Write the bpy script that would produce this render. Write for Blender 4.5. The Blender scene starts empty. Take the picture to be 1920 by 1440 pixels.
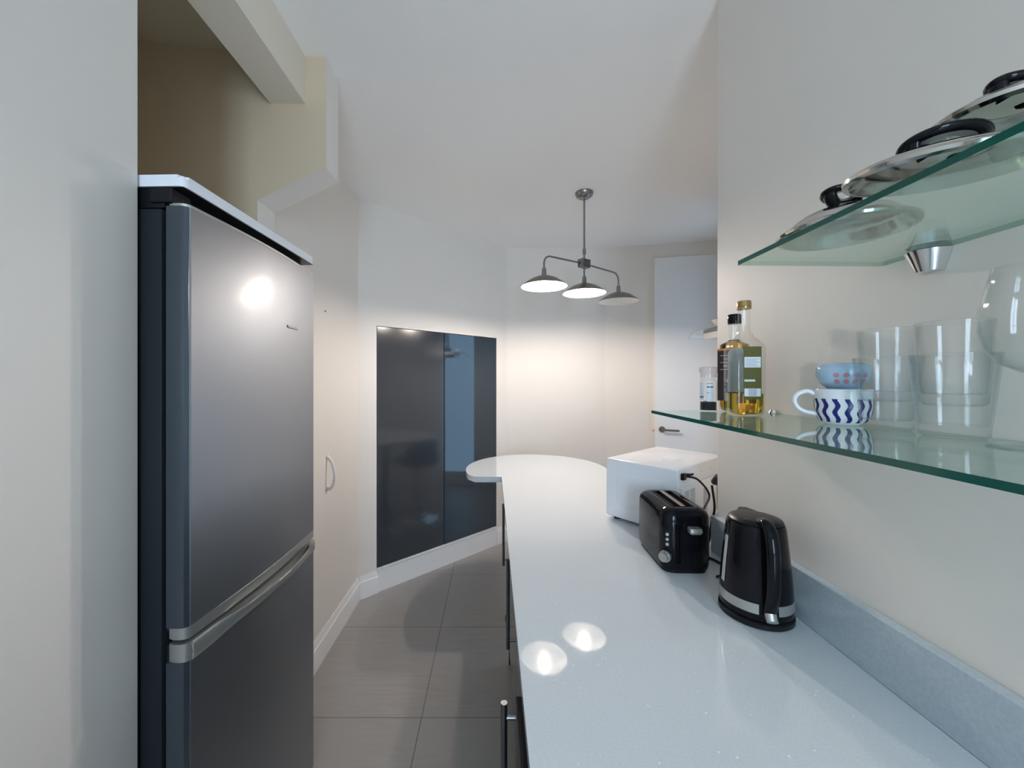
import bpy, bmesh, math, random
from mathutils import Vector, Matrix
random.seed(3)
PI = math.pi
sc = bpy.context.scene
C = sc.collection
EYE = 1.43
def H(z): return EYE + z          # heights are measured from the eye level of the camera

# ------------------------------------------------------------------ camera
cam = bpy.data.cameras.new('camera'); co = bpy.data.objects.new('camera', cam); C.objects.link(co)
co.location = (0, 0, EYE); co.rotation_euler = (PI/2, 0, 0)
cam.sensor_fit = 'HORIZONTAL'; cam.sensor_width = 36; cam.lens = 36*720/1920
cam.shift_x = 35/1920; cam.shift_y = -6/1920; cam.clip_start = 0.02
sc.camera = co
# ------------------------------------------------------------------ world, exposure
w = bpy.data.worlds.new('world'); sc.world = w; w.use_nodes = True
w.node_tree.nodes['Background'].inputs[0].default_value = (0.45, 0.68, 1.0, 1)
w.node_tree.nodes['Background'].inputs[1].default_value = 0.6
sc.view_settings.view_transform = 'Standard'; sc.view_settings.look = 'None'
sc.view_settings.exposure = 0.5
sc.cycles.transparent_max_bounces = 40; sc.cycles.max_bounces = 16; sc.cycles.diffuse_bounces = 8; sc.view_settings.gamma = 1; sc.view_settings.use_curve_mapping = False
# ------------------------------------------------------------------ daylight through the two windows
def area(name, loc, rot, sx, sy, power, col):
    l = bpy.data.lights.new(name, 'AREA'); l.shape = 'RECTANGLE'; l.size = sx; l.size_y = sy
    l.energy = power; l.color = col
    o = bpy.data.objects.new(name, l); C.objects.link(o); o.location = loc; o.rotation_euler = rot
    return o
W_REAR = (-0.10, 0.56, 0.95, 2.25)     # x0, x1, z0, z1 of the window behind the camera
W_SIDE = (2.45, 2.95, .12, 2.32)    # y0, y1, z0, z1 of the window in the far right wall
area('daylight_rear', (0.23, -2.22, 1.60), (PI/2, 0, 0), 0.66, 1.3, 50, (0.64, 0.80, 1.0))
area('daylight_side', (2.15, 2.70, 1.22), (0, PI/2, 0), 2.2, 0.55, 4.5, (0.42, 0.68, 1.0))
BULB = 760.0

# ------------------------------------------------------------------ materials
def mat(name, col=(.8,.8,.8), rough=.5, metal=0, trans=0, ior=1.45, emit=None, es=0, coat=0, spec=None, bump=None, aniso=0):
    m = bpy.data.materials.new(name); m.use_nodes = True
    n = m.node_tree.nodes; l = m.node_tree.links; b = n['Principled BSDF']
    b.inputs['Base Color'].default_value = (*col, 1); b.inputs['Roughness'].default_value = rough
    b.inputs['Metallic'].default_value = metal; b.inputs['Transmission Weight'].default_value = trans
    b.inputs['IOR'].default_value = ior; b.inputs['Coat Weight'].default_value = coat
    b.inputs['Anisotropic'].default_value = aniso
    if spec is not None: b.inputs['Specular IOR Level'].default_value = spec
    if emit: b.inputs['Emission Color'].default_value = (*emit, 1); b.inputs['Emission Strength'].default_value = es
    if bump:
        sc_, st, di = bump
        t = n.new('ShaderNodeTexNoise'); t.inputs['Scale'].default_value = sc_; t.inputs['Detail'].default_value = 4
        tc = n.new('ShaderNodeTexCoord'); l.new(tc.outputs['Object'], t.inputs['Vector'])
        bp = n.new('ShaderNodeBump'); bp.inputs['Strength'].default_value = st; bp.inputs['Distance'].default_value = di
        l.new(t.outputs['Fac'], bp.inputs['Height']); l.new(bp.outputs['Normal'], b.inputs['Normal'])
    return m
def mixnodes(m, fac, c1, c2):
    n = m.node_tree.nodes; l = m.node_tree.links
    mx = n.new('ShaderNodeMix'); mx.data_type = 'RGBA'
    l.new(fac, mx.inputs['Factor'])
    for s, c in ((6, c1), (7, c2)):
        if isinstance(c, tuple): mx.inputs[s].default_value = (*c, 1)
        else: l.new(c, mx.inputs[s])
    return mx.outputs[2]
def noise(m, scale, detail=3, vscale=None, rough=.5):
    n = m.node_tree.nodes; l = m.node_tree.links
    tc = n.new('ShaderNodeTexCoord'); t = n.new('ShaderNodeTexNoise'); t.inputs['Scale'].default_value = scale
    t.inputs['Detail'].default_value = detail; t.inputs['Roughness'].default_value = rough
    if vscale:
        mp = n.new('ShaderNodeMapping'); mp.inputs['Scale'].default_value = vscale
        l.new(tc.outputs['Object'], mp.inputs[0]); l.new(mp.outputs[0], t.inputs['Vector'])
    else: l.new(tc.outputs['Object'], t.inputs['Vector'])
    return t.outputs['Fac']
def ramp(m, fac, p0, p1):
    n = m.node_tree.nodes
    r = n.new('ShaderNodeMapRange'); r.inputs[1].default_value = p0; r.inputs[2].default_value = p1
    m.node_tree.links.new(fac, r.inputs[0]); return r.outputs[0]
def basecol(m, sock): m.node_tree.links.new(sock, m.node_tree.nodes['Principled BSDF'].inputs['Base Color'])

M = {}
M['wall'] = mat('cream_paint', (.80,.77,.715), .55, bump=(90,.12,.002))
basecol(M['wall'], mixnodes(M['wall'], ramp(M['wall'], noise(M['wall'], 2.2), .3, .7), (.79,.755,.705), (.81,.775,.727)))
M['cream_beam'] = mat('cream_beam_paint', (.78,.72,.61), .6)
M['beige'] = mat('alcove_beige', (.62,.51,.36), .6, bump=(90,.12,.002))  # darker, browner tone than the cream walls
M['ceil'] = mat('ceiling_paint', (.93,.915,.895), .6, bump=(70,.1,.002))
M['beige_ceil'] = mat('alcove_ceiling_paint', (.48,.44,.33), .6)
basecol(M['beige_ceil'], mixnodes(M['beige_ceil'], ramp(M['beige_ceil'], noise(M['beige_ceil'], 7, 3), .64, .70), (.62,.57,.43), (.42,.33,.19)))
M['trim'] = mat('white_gloss_paint', (.86,.86,.86), .28)
M['door_white'] = mat('white_satin_paint', (.84,.86,.88), .35)
# floor tiles
fm = mat('grey_porcelain_tile', (.2,.2,.2), .34); M['floor'] = fm
n = fm.node_tree.nodes; l = fm.node_tree.links
streak = ramp(fm, noise(fm, 6, 5, (1.0, 9, 1), .65), .25, .75)
cloud = ramp(fm, noise(fm, 2.5, 3), .3, .7)
c1 = mixnodes(fm, streak, (.30,.285,.27), (.39,.37,.35))
c2 = mixnodes(fm, cloud, c1, (.345,.33,.315)); 
tc = n.new('ShaderNodeTexCoord'); mp = n.new('ShaderNodeMapping'); mp.inputs['Location'].default_value = (.305, -1.63+.60, 0)
l.new(tc.outputs['Object'], mp.inputs[0])
br = n.new('ShaderNodeTexBrick'); br.offset = 0; br.inputs['Scale'].default_value = 1; br.inputs['Brick Width'].default_value = .6
br.inputs['Row Height'].default_value = .6; br.inputs['Mortar Size'].default_value = .0022; br.inputs['Mortar Smooth'].default_value = .2
l.new(mp.outputs[0], br.inputs['Vector'])
basecol(fm, mixnodes(fm, br.outputs['Fac'], c2, (.16,.15,.14)))
bp = n.new('ShaderNodeBump'); bp.invert = True; bp.inputs['Strength'].default_value = .5; bp.inputs['Distance'].default_value = .002
l.new(br.outputs['Fac'], bp.inputs['Height']); l.new(bp.outputs['Normal'], n['Principled BSDF'].inputs['Normal'])
# quartz
qm = mat('white_quartz', (.70,.71,.72), .035, coat=.0); M['quartz'] = qm
n = qm.node_tree.nodes; l = qm.node_tree.links
def speck(scale, thr, m=qm):
    v = m.node_tree.nodes.new('ShaderNodeTexVoronoi'); v.inputs['Scale'].default_value = scale
    t = m.node_tree.nodes.new('ShaderNodeTexCoord'); m.node_tree.links.new(t.outputs['Object'], v.inputs['Vector'])
    sx = m.node_tree.nodes.new('ShaderNodeSeparateColor'); m.node_tree.links.new(v.outputs['Color'], sx.inputs[0])
    a = m.node_tree.nodes.new('ShaderNodeMath'); a.operation = 'GREATER_THAN'; a.inputs[1].default_value = thr
    m.node_tree.links.new(sx.outputs[0], a.inputs[0])
    b = m.node_tree.nodes.new('ShaderNodeMath'); b.operation = 'LESS_THAN'; b.inputs[1].default_value = .32
    m.node_tree.links.new(v.outputs['Distance'], b.inputs[0])
    c = m.node_tree.nodes.new('ShaderNodeMath'); c.operation = 'MULTIPLY'
    m.node_tree.links.new(a.outputs[0], c.inputs[0]); m.node_tree.links.new(b.outputs[0], c.inputs[1])
    return c.outputs[0]
q1 = mixnodes(qm, ramp(qm, noise(qm, 260, 2), .35, .65), (.61,.655,.69), (.65,.695,.73))
q2 = mixnodes(qm, speck(420, .95), q1, (.57,.60,.62))
basecol(qm, mixnodes(qm, speck(230, .993), q2, (.95, .95, .95)))
M['upstand_quartz'] = mat('shaded_blue_grey_quartz', (.44,.51,.56), .15)  # blue-grey is partly the stone's own, partly shade put into the colour
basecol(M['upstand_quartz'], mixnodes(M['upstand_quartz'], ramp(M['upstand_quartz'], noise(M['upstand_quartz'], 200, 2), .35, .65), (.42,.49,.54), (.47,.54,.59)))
# metals etc
M['steel_dark'] = mat('dark_brushed_steel', (.31,.325,.35), .46, 1.0, coat=.35)
M['steel_dark'].node_tree.nodes['Principled BSDF'].inputs['Coat Roughness'].default_value = .16
M['lid_steel'] = mat('lid_steel', (.58,.56,.53), .12, 1)
b_ = noise(M['steel_dark'], 30, 4, (1, 1, .02))
M['cabinet_side'] = mat('black_lacquered_side', (.012,.016,.020), .45, spec=.3)
M['silver_plastic'] = mat('silver_plastic', (.46,.46,.44), .35, .75)
M['edge_steel'] = mat('grey_lacquered_edge', (.075,.092,.11), .25, .6)
M['chrome'] = mat('chrome', (.78,.78,.78), .07, 1)
M['inlay_steel'] = mat('satin_inlay_steel', (.80,.80,.79), .35, .6)
M['nickel'] = mat('brushed_nickel', (.30,.295,.29), .3, 1)
M['bar_steel'] = mat('brushed_bar_steel', (.20,.205,.22), .33, 1)
M['gloss_grey'] = mat('gloss_grey_lacquer', (.020,.036,.050), .04, ior=1.55, coat=.5)
M['satin_grey'] = mat('semi_gloss_grey_lacquer', (.030,.038,.048), .14, ior=1.55, coat=.4)
M['black_gloss'] = mat('black_gloss_plastic', (.006,.006,.008), .09, spec=.22)
M['black'] = mat('black_plastic', (.008,.008,.010), .35, spec=.3)
M['black_unit'] = mat('black_unit_front', (.012,.012,.012), .25)
M['white_plastic'] = mat('white_enamel', (.78,.80,.84), .22)
M['label_grey'] = mat('grey_print', (.30,.33,.38), .5)
M['label_white'] = mat('white_label', (.72,.74,.77), .45)
M['label_dark'] = mat('dark_brown_label', (.05,.035,.035), .4)
M['label_orange'] = mat('orange_label_edge', (.75,.28,.08), .4)
M['label_gold'] = mat('gold_print', (.55,.32,.08), .4)
M['label_olive'] = mat('olive_label', (.095,.085,.004), .4)
M['label_back'] = mat('grey_label_back', (.42,.45,.46), .5)
M['navy'] = mat('navy_print', (.01,.015,.16), .25)
M['pink'] = mat('pink_print', (.55,.25,.32), .3)
M['pale_blue'] = mat('pale_blue_glaze', (.42,.58,.74), .15)
M['white_glaze'] = mat('white_glaze', (.80,.83,.86), .1)
M['cream_glaze'] = mat('cream_glaze', (.75,.70,.62), .2)
M['dark_brown'] = mat('dark_brown_cloth', (.25,.19,.16), .8)
M['shade_in'] = mat('white_enamel_inside', (.86,.85,.80), .4)
M['shade_out'] = mat('aged_nickel_shade', (.24,.22,.20), .35, .9)
M['bulb'] = mat('lit_bulb', (1,1,1), .3, emit=(1.0,.87,.78), es=BULB)
M['bulb_off'] = mat('unlit_bulb', (.75,.77,.75), .08)
M['gold_cap'] = mat('amber_metal_cap', (.42,.29,.11), .3, .5)
M['pepper'] = mat('peppercorns', (.02,.02,.025), .6, bump=(300,1,.01))
M['copper'] = mat('toaster_steel', (.50,.40,.34), .25, 1)
M['dark_void'] = mat('dark_interior', (.01,.01,.01), .8)
M['tan_back'] = mat('grey_brown_panel', (.20,.17,.12), .5)
M['oil'] = mat('yellow_olive_oil', (.92,.66,.05), .02, 0, 1.0, 1.40)
M['oil_amber'] = mat('amber_oil', (.85,.50,.05), .02, 0, 1.0, 1.40)
def thin_glass(name, tint, face=(1,1,1), f0=.04, edge=.5, rough=.02):
    # a thin pane: fresnel reflection over clear tinted transmission, edges tint more
    m = bpy.data.materials.new(name); m.use_nodes = True; n = m.node_tree.nodes; l = m.node_tree.links
    for x in list(n): n.remove(x)
    out = n.new('ShaderNodeOutputMaterial'); tr = n.new('ShaderNodeBsdfTransparent'); gl = n.new('ShaderNodeBsdfGlossy')
    gl.inputs['Roughness'].default_value = rough; gl.inputs['Color'].default_value = (1,1,1,1)
    lw = n.new('ShaderNodeLayerWeight'); lw.inputs['Blend'].default_value = edge
    mx = n.new('ShaderNodeMix'); mx.data_type = 'RGBA'
    mx.inputs[6].default_value = (*face, 1); mx.inputs[7].default_value = (*tint, 1)
    l.new(lw.outputs['Facing'], mx.inputs['Factor']); l.new(mx.outputs[2], tr.inputs['Color'])
    lf = n.new('ShaderNodeLayerWeight'); lf.inputs['Blend'].default_value = .5
    p5 = n.new('ShaderNodeMath'); p5.operation = 'POWER'; p5.inputs[1].default_value = 5; l.new(lf.outputs['Facing'], p5.inputs[0])
    fr = n.new('ShaderNodeMath'); fr.operation = 'MULTIPLY_ADD'; fr.inputs[1].default_value = 1-f0; fr.inputs[2].default_value = f0; l.new(p5.outputs[0], fr.inputs[0])
    ms = n.new('ShaderNodeMixShader'); l.new(fr.outputs[0], ms.inputs[0]); l.new(tr.outputs[0], ms.inputs[1]); l.new(gl.outputs[0], ms.inputs[2])
    l.new(ms.outputs[0], out.inputs[0]); return m
M['shelf_glass'] = thin_glass('shelf_glass', (.78,.91,.86), (.955,.985,.97))
M['shelf_edge'] = mat('green_glass_edge', (.004,.10,.078), .12, coat=.3)
M['shelf_edge_pale'] = thin_glass('pale_glass_edge', (.35,.62,.52), (.55,.76,.68))
M['glass'] = thin_glass('clear_glass', (.66,.73,.73), (.995,.997,.997), edge=.16, f0=.015)
M['bottle_glass'] = thin_glass('bottle_glass', (.88,.90,.88), (.985,.99,.985), edge=.25)
M['clear_plastic'] = thin_glass('clear_plastic', (.7,.7,.72), (.93,.93,.94), edge=.4, rough=.08)
M['pane'] = thin_glass('window_pane', (.9,.95,.95), (.98,.99,.99))

# ------------------------------------------------------------------ mesh helpers
def finish(name, bm, m, parent=None, smooth=None, loc=None):
    bmesh.ops.recalc_face_normals(bm, faces=bm.faces)
    me = bpy.data.meshes.new(name); bm.to_mesh(me); bm.free()
    ms = m if isinstance(m, (list, tuple)) else [m]
    for x in ms: me.materials.append(M[x])
    if smooth is not None:
        me.polygons.foreach_set('use_smooth', [True]*len(me.polygons))
        if smooth < 179: me.set_sharp_from_angle(angle=math.radians(smooth))
    o = bpy.data.objects.new(name, me); C.objects.link(o)
    if parent: o.parent = parent
    if loc: o.location = loc
    return o
def thing(name, label, cat, loc=(0,0,0), rotz=0, group=None):
    o = bpy.data.objects.new(name, None); C.objects.link(o); o.empty_display_size = .05
    o.location = loc; o.rotation_euler = (0,0,rotz); o['label'] = label; o['category'] = cat
    if group: o['group'] = group
    return o
def tag(o, label, cat, group=None):
    o['label'] = label; o['category'] = cat
    if group: o['group'] = group
    return o
def struct(name, bm, m, parent=None, smooth=None):
    o = finish(name, bm, m, parent, smooth)
    if not parent: o['kind'] = 'structure'
    return o
def box(x0, x1, y0, y1, z0, z1, bev=0, seg=2, bm=None, mi=0):
    own = bm is None
    if own: bm = bmesh.new()
    r = bmesh.ops.create_cube(bm, size=1); vs = r['verts']
    for v in vs:
        v.co = Vector((x0+(v.co.x+.5)*(x1-x0), y0+(v.co.y+.5)*(y1-y0), z0+(v.co.z+.5)*(z1-z0)))
    fs = set(f for v in vs for f in v.link_faces)
    if bev:
        es = list(set(e for v in vs for e in v.link_edges))
        rr = bmesh.ops.bevel(bm, geom=es, offset=bev, segments=seg, affect='EDGES', profile=.5, clamp_overlap=True)
        fs = set(rr['faces']) | {f for f in fs if f.is_valid}
    for f in fs:
        if f.is_valid: f.material_index = mi
    return bm
def prism(poly, a0, a1, axis='z', bm=None, mi=0):
    """poly of 2-D points extruded along axis between a0 and a1 (x: poly is (y,z); y: (x,z); z: (x,y))"""
    if bm is None: bm = bmesh.new()
    def V(p, a): return {'z': (p[0], p[1], a), 'y': (p[0], a, p[1]), 'x': (a, p[0], p[1])}[axis]
    lo = [bm.verts.new(V(p, a0)) for p in poly]; hi = [bm.verts.new(V(p, a1)) for p in poly]
    k = len(poly); fs = [bm.faces.new(lo), bm.faces.new(list(reversed(hi)))]
    for i in range(k): fs.append(bm.faces.new((lo[i], lo[(i+1)%k], hi[(i+1)%k], hi[i])))
    for f in fs: f.material_index = mi
    return bm
def lathe(prof, seg=48, bm=None, center=(0,0), sx=1, sy=1, mi=0, closed=False):
    if bm is None: bm = bmesh.new()
    rings = []
    for r, z in prof:
        if r < 1e-6: rings.append([bm.verts.new((center[0], center[1], z))])
        else: rings.append([bm.verts.new((center[0]+r*sx*math.cos(2*PI*i/seg), center[1]+r*sy*math.sin(2*PI*i/seg), z)) for i in range(seg)])
    pairs = list(zip(rings, rings[1:])) + ([(rings[-1], rings[0])] if closed else [])
    for a, b in pairs:
        for i in range(seg):
            j = (i+1) % seg
            if len(a) == 1 and len(b) == 1: continue
            if len(a) == 1: f = bm.faces.new((a[0], b[i], b[j]))
            elif len(b) == 1: f = bm.faces.new((a[i], a[j], b[0]))
            else: f = bm.faces.new((a[i], a[j], b[j], b[i]))
            f.material_index = mi
    return bm
def smooth_path(pts, n=8):
    P = [Vector(p) for p in pts]; P = [P[0]*2-P[1]] + P + [P[-1]*2-P[-2]]; out = []
    for i in range(1, len(P)-2):
        for k in range(n):
            t = k/n; a, b, c, d = P[i-1], P[i], P[i+1], P[i+2]
            out.append(.5*((2*b)+(c-a)*t+(2*a-5*b+4*c-d)*t*t+(3*b-a-3*c+d)*t**3))
    out.append(P[-2]); return out
def tube(pts, r, seg=12, bm=None, mi=0, ry=None, up=None):
    """swept tube; r a number or a list; ry a flattened second radius"""
    if bm is None: bm = bmesh.new()
    P = [Vector(p) for p in pts]; rings = []
    u = None
    for i, p in enumerate(P):
        t = (P[min(i+1, len(P)-1)] - P[max(i-1, 0)]).normalized()
        if u is None:
            ref = Vector(up) if up else (Vector((0,0,1)) if abs(t.z) < .9 else Vector((1,0,0)))
            u = (ref - t*ref.dot(t)).normalized()
        else: u = (u - t*u.dot(t)).normalized()
        v = t.cross(u)
        rr = r[i] if isinstance(r, (list, tuple)) else r
        r2 = ry if ry is not None else rr
        rings.append([bm.verts.new(p + u*rr*math.cos(2*PI*k/seg) + v*r2*math.sin(2*PI*k/seg)) for k in range(seg)])
    fs = []
    for a, b in zip(rings, rings[1:]):
        for k in range(seg): fs.append(bm.faces.new((a[k], a[(k+1)%seg], b[(k+1)%seg], b[k])))
    fs.append(bm.faces.new(rings[0])); fs.append(bm.faces.new(list(reversed(rings[-1]))))
    for f in fs: f.material_index = mi
    return bm
def cyl(p0, p1, r, seg=24, bm=None, mi=0): return tube([p0, p1], r, seg, bm, mi)
def cut(o, cutters):
    for c in cutters:
        md = o.modifiers.new('cut', 'BOOLEAN'); md.object = c; md.operation = 'DIFFERENCE'; md.solver = 'EXACT'
    bpy.context.view_layer.update()
    dg = bpy.context.evaluated_depsgraph_get(); me = bpy.data.meshes.new_from_object(o.evaluated_get(dg))
    o.modifiers.clear(); o.data = me
    for c in cutters: bpy.data.objects.remove(c, do_unlink=True)
def rect_round(x0, x1, y0, y1, r, n=6):
    out = []
    for cx, cy, a in ((x1-r, y1-r, 0), (x0+r, y1-r, PI/2), (x0+r, y0+r, PI), (x1-r, y0+r, 1.5*PI)):
        for k in range(n+1):
            t = a + k*PI/2/n; out.append((cx+r*math.cos(t), cy+r*math.sin(t)))
    return out

# ------------------------------------------------------------------ the setting
CEIL = H(1.19)
XR = 0.70                 # right wall
YC = 1.206                # corner where the right wall ends
TOP = CEIL + .25
A = Vector((-.885, 2.51)); B = Vector((.12, 3.44))
struct('floor', box(-1.5, 2.3, -2.2, 3.8, -.1, 0), 'floor')
struct('ceiling', prism([(-.8175,-2.2),(2.3,-2.2),(2.3,3.8),(-1.05,3.8),(-1.05,1.45),(-.8175,1.45)], CEIL, CEIL+.1), 'ceil')
struct('ceiling_alcove', prism([(-1.5, H(1.275)), (-.8175, CEIL), (-.8175, CEIL+.1), (-1.5, H(1.275)+.1)], .70, 1.45, 'y'), 'beige_ceil')
nearw = prism(rect_round(-1.32, -.735, -2.0, .797, .006, 3), 0, CEIL, 'z')
struct('wall_left_near', nearw, 'wall', smooth=30)
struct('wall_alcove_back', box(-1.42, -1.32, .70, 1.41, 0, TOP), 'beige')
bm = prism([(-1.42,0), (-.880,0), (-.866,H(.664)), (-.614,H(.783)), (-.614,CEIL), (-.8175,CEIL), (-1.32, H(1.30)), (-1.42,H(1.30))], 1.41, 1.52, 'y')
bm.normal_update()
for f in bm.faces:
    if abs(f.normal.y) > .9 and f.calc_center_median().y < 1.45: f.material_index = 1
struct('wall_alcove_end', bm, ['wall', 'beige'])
struct('wall_left_far', prism([(-1.0,1.52), (-.885,1.52), (-.885,2.51), (-1.0,2.51)], 0, CEIL), 'wall')
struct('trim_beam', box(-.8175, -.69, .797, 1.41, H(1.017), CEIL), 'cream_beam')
struct('wall_far', box(.12, 1.0, 3.44, 3.54, 0, CEIL), 'wall')
# angled wall with the opening for the built in cupboard
U = (B-A).normalized(); N = Vector((U.y, -U.x)); LEN = (B-A).length
def ang(s, d): p = A + U*s + N*d; return (p.x, p.y)          # s along the wall, d out into the room
s0, s1 = .0947*LEN, .908*LEN; z0, z1 = .163, 1.803
bm = bmesh.new()
for a, b, zz0, zz1 in ((-.0, s0, 0, CEIL), (s1, LEN, 0, CEIL), (s0, s1, z1, CEIL), (s0, s1, 0, z0-.003)):
    prism([ang(a,0), ang(b,0), ang(b,-.1), ang(a,-.1)], zz0, zz1, 'z', bm)
struct('wall_angled', bm, 'wall')
struct('wall_right_angled', prism([(1.0,3.44), (1.95,3.23), (1.97,3.33), (1.02,3.54)], 0, CEIL), 'wall')
bm = bmesh.new()
y0_, y1_, a0_, a1_ = W_SIDE
box(1.95, 2.05, YC, y0_, 0, CEIL, bm=bm); box(1.95, 2.05, y1_, 3.33, 0, CEIL, bm=bm)
box(1.95, 2.05, y0_, y1_, 0, a0_, bm=bm); box(1.95, 2.05, y0_, y1_, a1_, CEIL, bm=bm)
struct('wall_right_far', bm, 'wall')
rc = .010
poly = [(XR, -2.0)] + [(XR+rc-rc*math.cos(t), YC-rc+rc*math.sin(t)) for t in [k*PI/12 for k in range(7)]] + [(1.95, YC), (1.95, YC-.12), (.90, YC-.12), (.90, -2.0)]
struct('wall_right', prism(poly, 0, CEIL), 'wall', smooth=40)
bm = bmesh.new(); x0_, x1_, b0_, b1_ = W_REAR
box(-.735, x0_, -2.1, -2.0, 0, CEIL, bm=bm); box(x1_, XR, -2.1, -2.0, 0, CEIL, bm=bm)
box(x0_, x1_, -2.1, -2.0, 0, b0_, bm=bm); box(x0_, x1_, -2.1, -2.0, b1_, CEIL, bm=bm)
struct('wall_rear', bm, 'wall')
def window(name, a, b, c, d, horiz):
    e = thing(name, '', ''); del e['label']; del e['category']; e['kind'] = 'structure'
    t = .045; bm = bmesh.new()
    for p, q, r, s in ((a, a+t, c, d), (b-t, b, c, d), ((a+b)/2-t/2, (a+b)/2+t/2, c, d), (a, b, c, c+t), (a, b, d-t, d), (a, b, c+(d-c)*.66, c+(d-c)*.66+.03)):
        if not horiz and (r, s) != (c, d) and r > c + .1 and s < d - .1: continue
        if not horiz and abs(p-(a+b)/2+t/2) < 1e-6: continue
        if horiz: box(p, q, -2.07, -2.03, r, s, bm=bm)
        else: box(1.98, 2.02, p, q, r, s, bm=bm)
    finish('window_frame', bm, 'trim', e)
    g = box(a, b, -2.055, -2.045, c, d) if horiz else box(1.995, 2.005, a, b, c, d)
    finish('pane', g, 'pane', e)
window('window_1', *W_REAR, True); window('window_2', *W_SIDE, False)

# skirting
def skirt(name, p0, p1, nrm, h=.145, t=.016, ext0=0, ext1=0):
    p0 = Vector(p0); p1 = Vector(p1); u = (p1-p0).normalized(); n_ = Vector(nrm)
    p0 = p0 - u*ext0; p1 = p1 + u*ext1
    prof = [(0.0005,0), (t,0), (t,h*.70), (t*.92,h*.75), (t*.62,h*.79), (t*.58,h*.86), (t*.30,h*.93), (t*.25,h), (.0005,h)]
    bm = bmesh.new(); r0 = [bm.verts.new((p0.x+n_.x*d, p0.y+n_.y*d, z)) for d, z in prof]
    r1 = [bm.verts.new((p1.x+n_.x*d, p1.y+n_.y*d, z)) for d, z in prof]
    for i in range(len(prof)):
        j = (i+1) % len(prof); bm.faces.new((r0[i], r0[j], r1[j], r1[i]))
    bm.faces.new(r0); bm.faces.new(list(reversed(r1)))
    struct(name, bm, 'trim', smooth=25)
skirt('baseboard_left', (-.885,1.521), (-.885,2.512), (1,0))
skirt('baseboard_angled_left', ang(0.008,0), ang(s0+.004,0), N)
skirt('baseboard_angled_right', ang(s1-.004,0), ang(LEN-.006,0), N)
skirt('baseboard_far', (.125,3.44), (1.0,3.44), (0,-1))
struct('trim_cupboard_plinth', prism([ang(s0+.004,.0005), ang(s1-.004,.0005), ang(s1-.004,.008), ang(s0+.004,.008)], 0, z0-.012), 'trim')
struct('trim_cupboard_sill', prism([ang(s0+.004,.0005), ang(s1-.004,.0005), ang(s1-.004,.012), ang(s0+.004,.012)], z0-.012, z0-.004), 'trim')

# door in the far right angled wall
u2 = (Vector((1.95,3.23))-Vector((1.0,3.44))).normalized(); n2 = Vector((u2.y, -u2.x))
def ra(s, d): p = Vector((1.0,3.44)) + u2*s + n2*d; return (p.x, p.y)
dr = thing('door_1', '', ''); del dr['label']; del dr['category']; dr['kind'] = 'structure'
finish('door_leaf', prism([ra(.413,.001), ra(.955,.001), ra(.955,.03), ra(.413,.03)], .005, 2.49), 'door_white', dr)
bm = bmesh.new(); q = ra(.47,.03); q1_ = ra(.47,.075)
cyl((*q, H(-.418)), (*ra(.47,.038), H(-.418)), .026, 24, bm); cyl((*q, H(-.418)), (*q1_, H(-.418)), .009, 12, bm)
tube([(*ra(.465,.07), H(-.418)), (*ra(.50,.072), H(-.420)), (*ra(.60,.07), H(-.424))], .009, 12, bm)
finish('door_handle', bm, 'nickel', dr, 40)
bm = bmesh.new(); cyl((*ra(.405,.0), 1.0), (*ra(.405,.02), 1.0), .006, 10, bm); finish('latch_stud', bm, 'label_orange', dr)

# ------------------------------------------------------------------ built in angled cupboard
cup = thing('built_in_cupboard', 'tall dark grey gloss two-door cupboard set flush in the angled wall', 'cupboard', (*ang(LEN/2, 0), z0))
cl = Vector((cup.location.x, cup.location.y))
def cprism(a, b, d0, d1, zz0, zz1):
    pts = [Vector(ang(a,d0))-cl, Vector(ang(b,d0))-cl, Vector(ang(b,d1))-cl, Vector(ang(a,d1))-cl]
    return prism([(p.x,p.y) for p in pts], zz0-z0, zz1-z0)
sm_ = (s0+s1)/2
finish('carcass', cprism(s0+.001, s1-.001, -.095, -.030, z0, z1-.001), 'dark_void', cup)
d1_ = finish('door', cprism(s0+.004, sm_-.0025, -.026, -.001, z0+.002, z1-.005), 'satin_grey', cup); d1_['label'] = 'satin dark grey cupboard door'
d2_ = finish('door', cprism(sm_+.0025, s1-.004, -.026, .001, z0+.002, z1-.005), 'gloss_grey', cup); d2_['label'] = 'mirror gloss dark grey cupboard door'

# ------------------------------------------------------------------ worktop with its round end
WT = H(-.53); TH = .030
pts = [(.054,-1.9), (.050,2.12), (-.085,2.12)]
cx, cy, rx, ry_ = .26, 2.32, .425, .445
a_start = math.atan2(-.135, -.385)
N_ = 44
a0 = PI + .34
aa = [a0 - k*(a0 - 0.0)/N_ for k in range(N_+1)]
pts = [(.054,-1.9), (.048,2.12), (-.100,2.12)] + [(cx+rx*math.cos(a), cy+ry_*math.sin(a)) for a in aa if not (cx+rx*math.cos(a) < -.100 and cy+ry_*math.sin(a) < 2.16)] + \
      [(.70,2.15), (.96,1.98), (.96,YC+.004), (XR-.003,YC+.004), (XR-.003,-1.9)]
bm = prism(pts, WT-TH, WT)
es = [e for e in bm.edges if abs(e.verts[0].co.z-e.verts[1].co.z) < 1e-5 and e.verts[0].co.z > WT-.001]
bmesh.ops.bevel(bm, geom=es, offset=.002, segments=2, affect='EDGES', clamp_overlap=True)
tag(finish('worktop', bm, 'quartz', smooth=30), 'white quartz worktop running along the right wall to a rounded end', 'worktop')
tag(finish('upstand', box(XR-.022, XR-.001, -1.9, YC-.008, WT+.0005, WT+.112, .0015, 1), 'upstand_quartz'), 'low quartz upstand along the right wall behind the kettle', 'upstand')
ped = thing('table_leg', 'steel pedestal leg on a round foot under the rounded worktop end', 'table leg', (.20,2.30,0))
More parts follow.
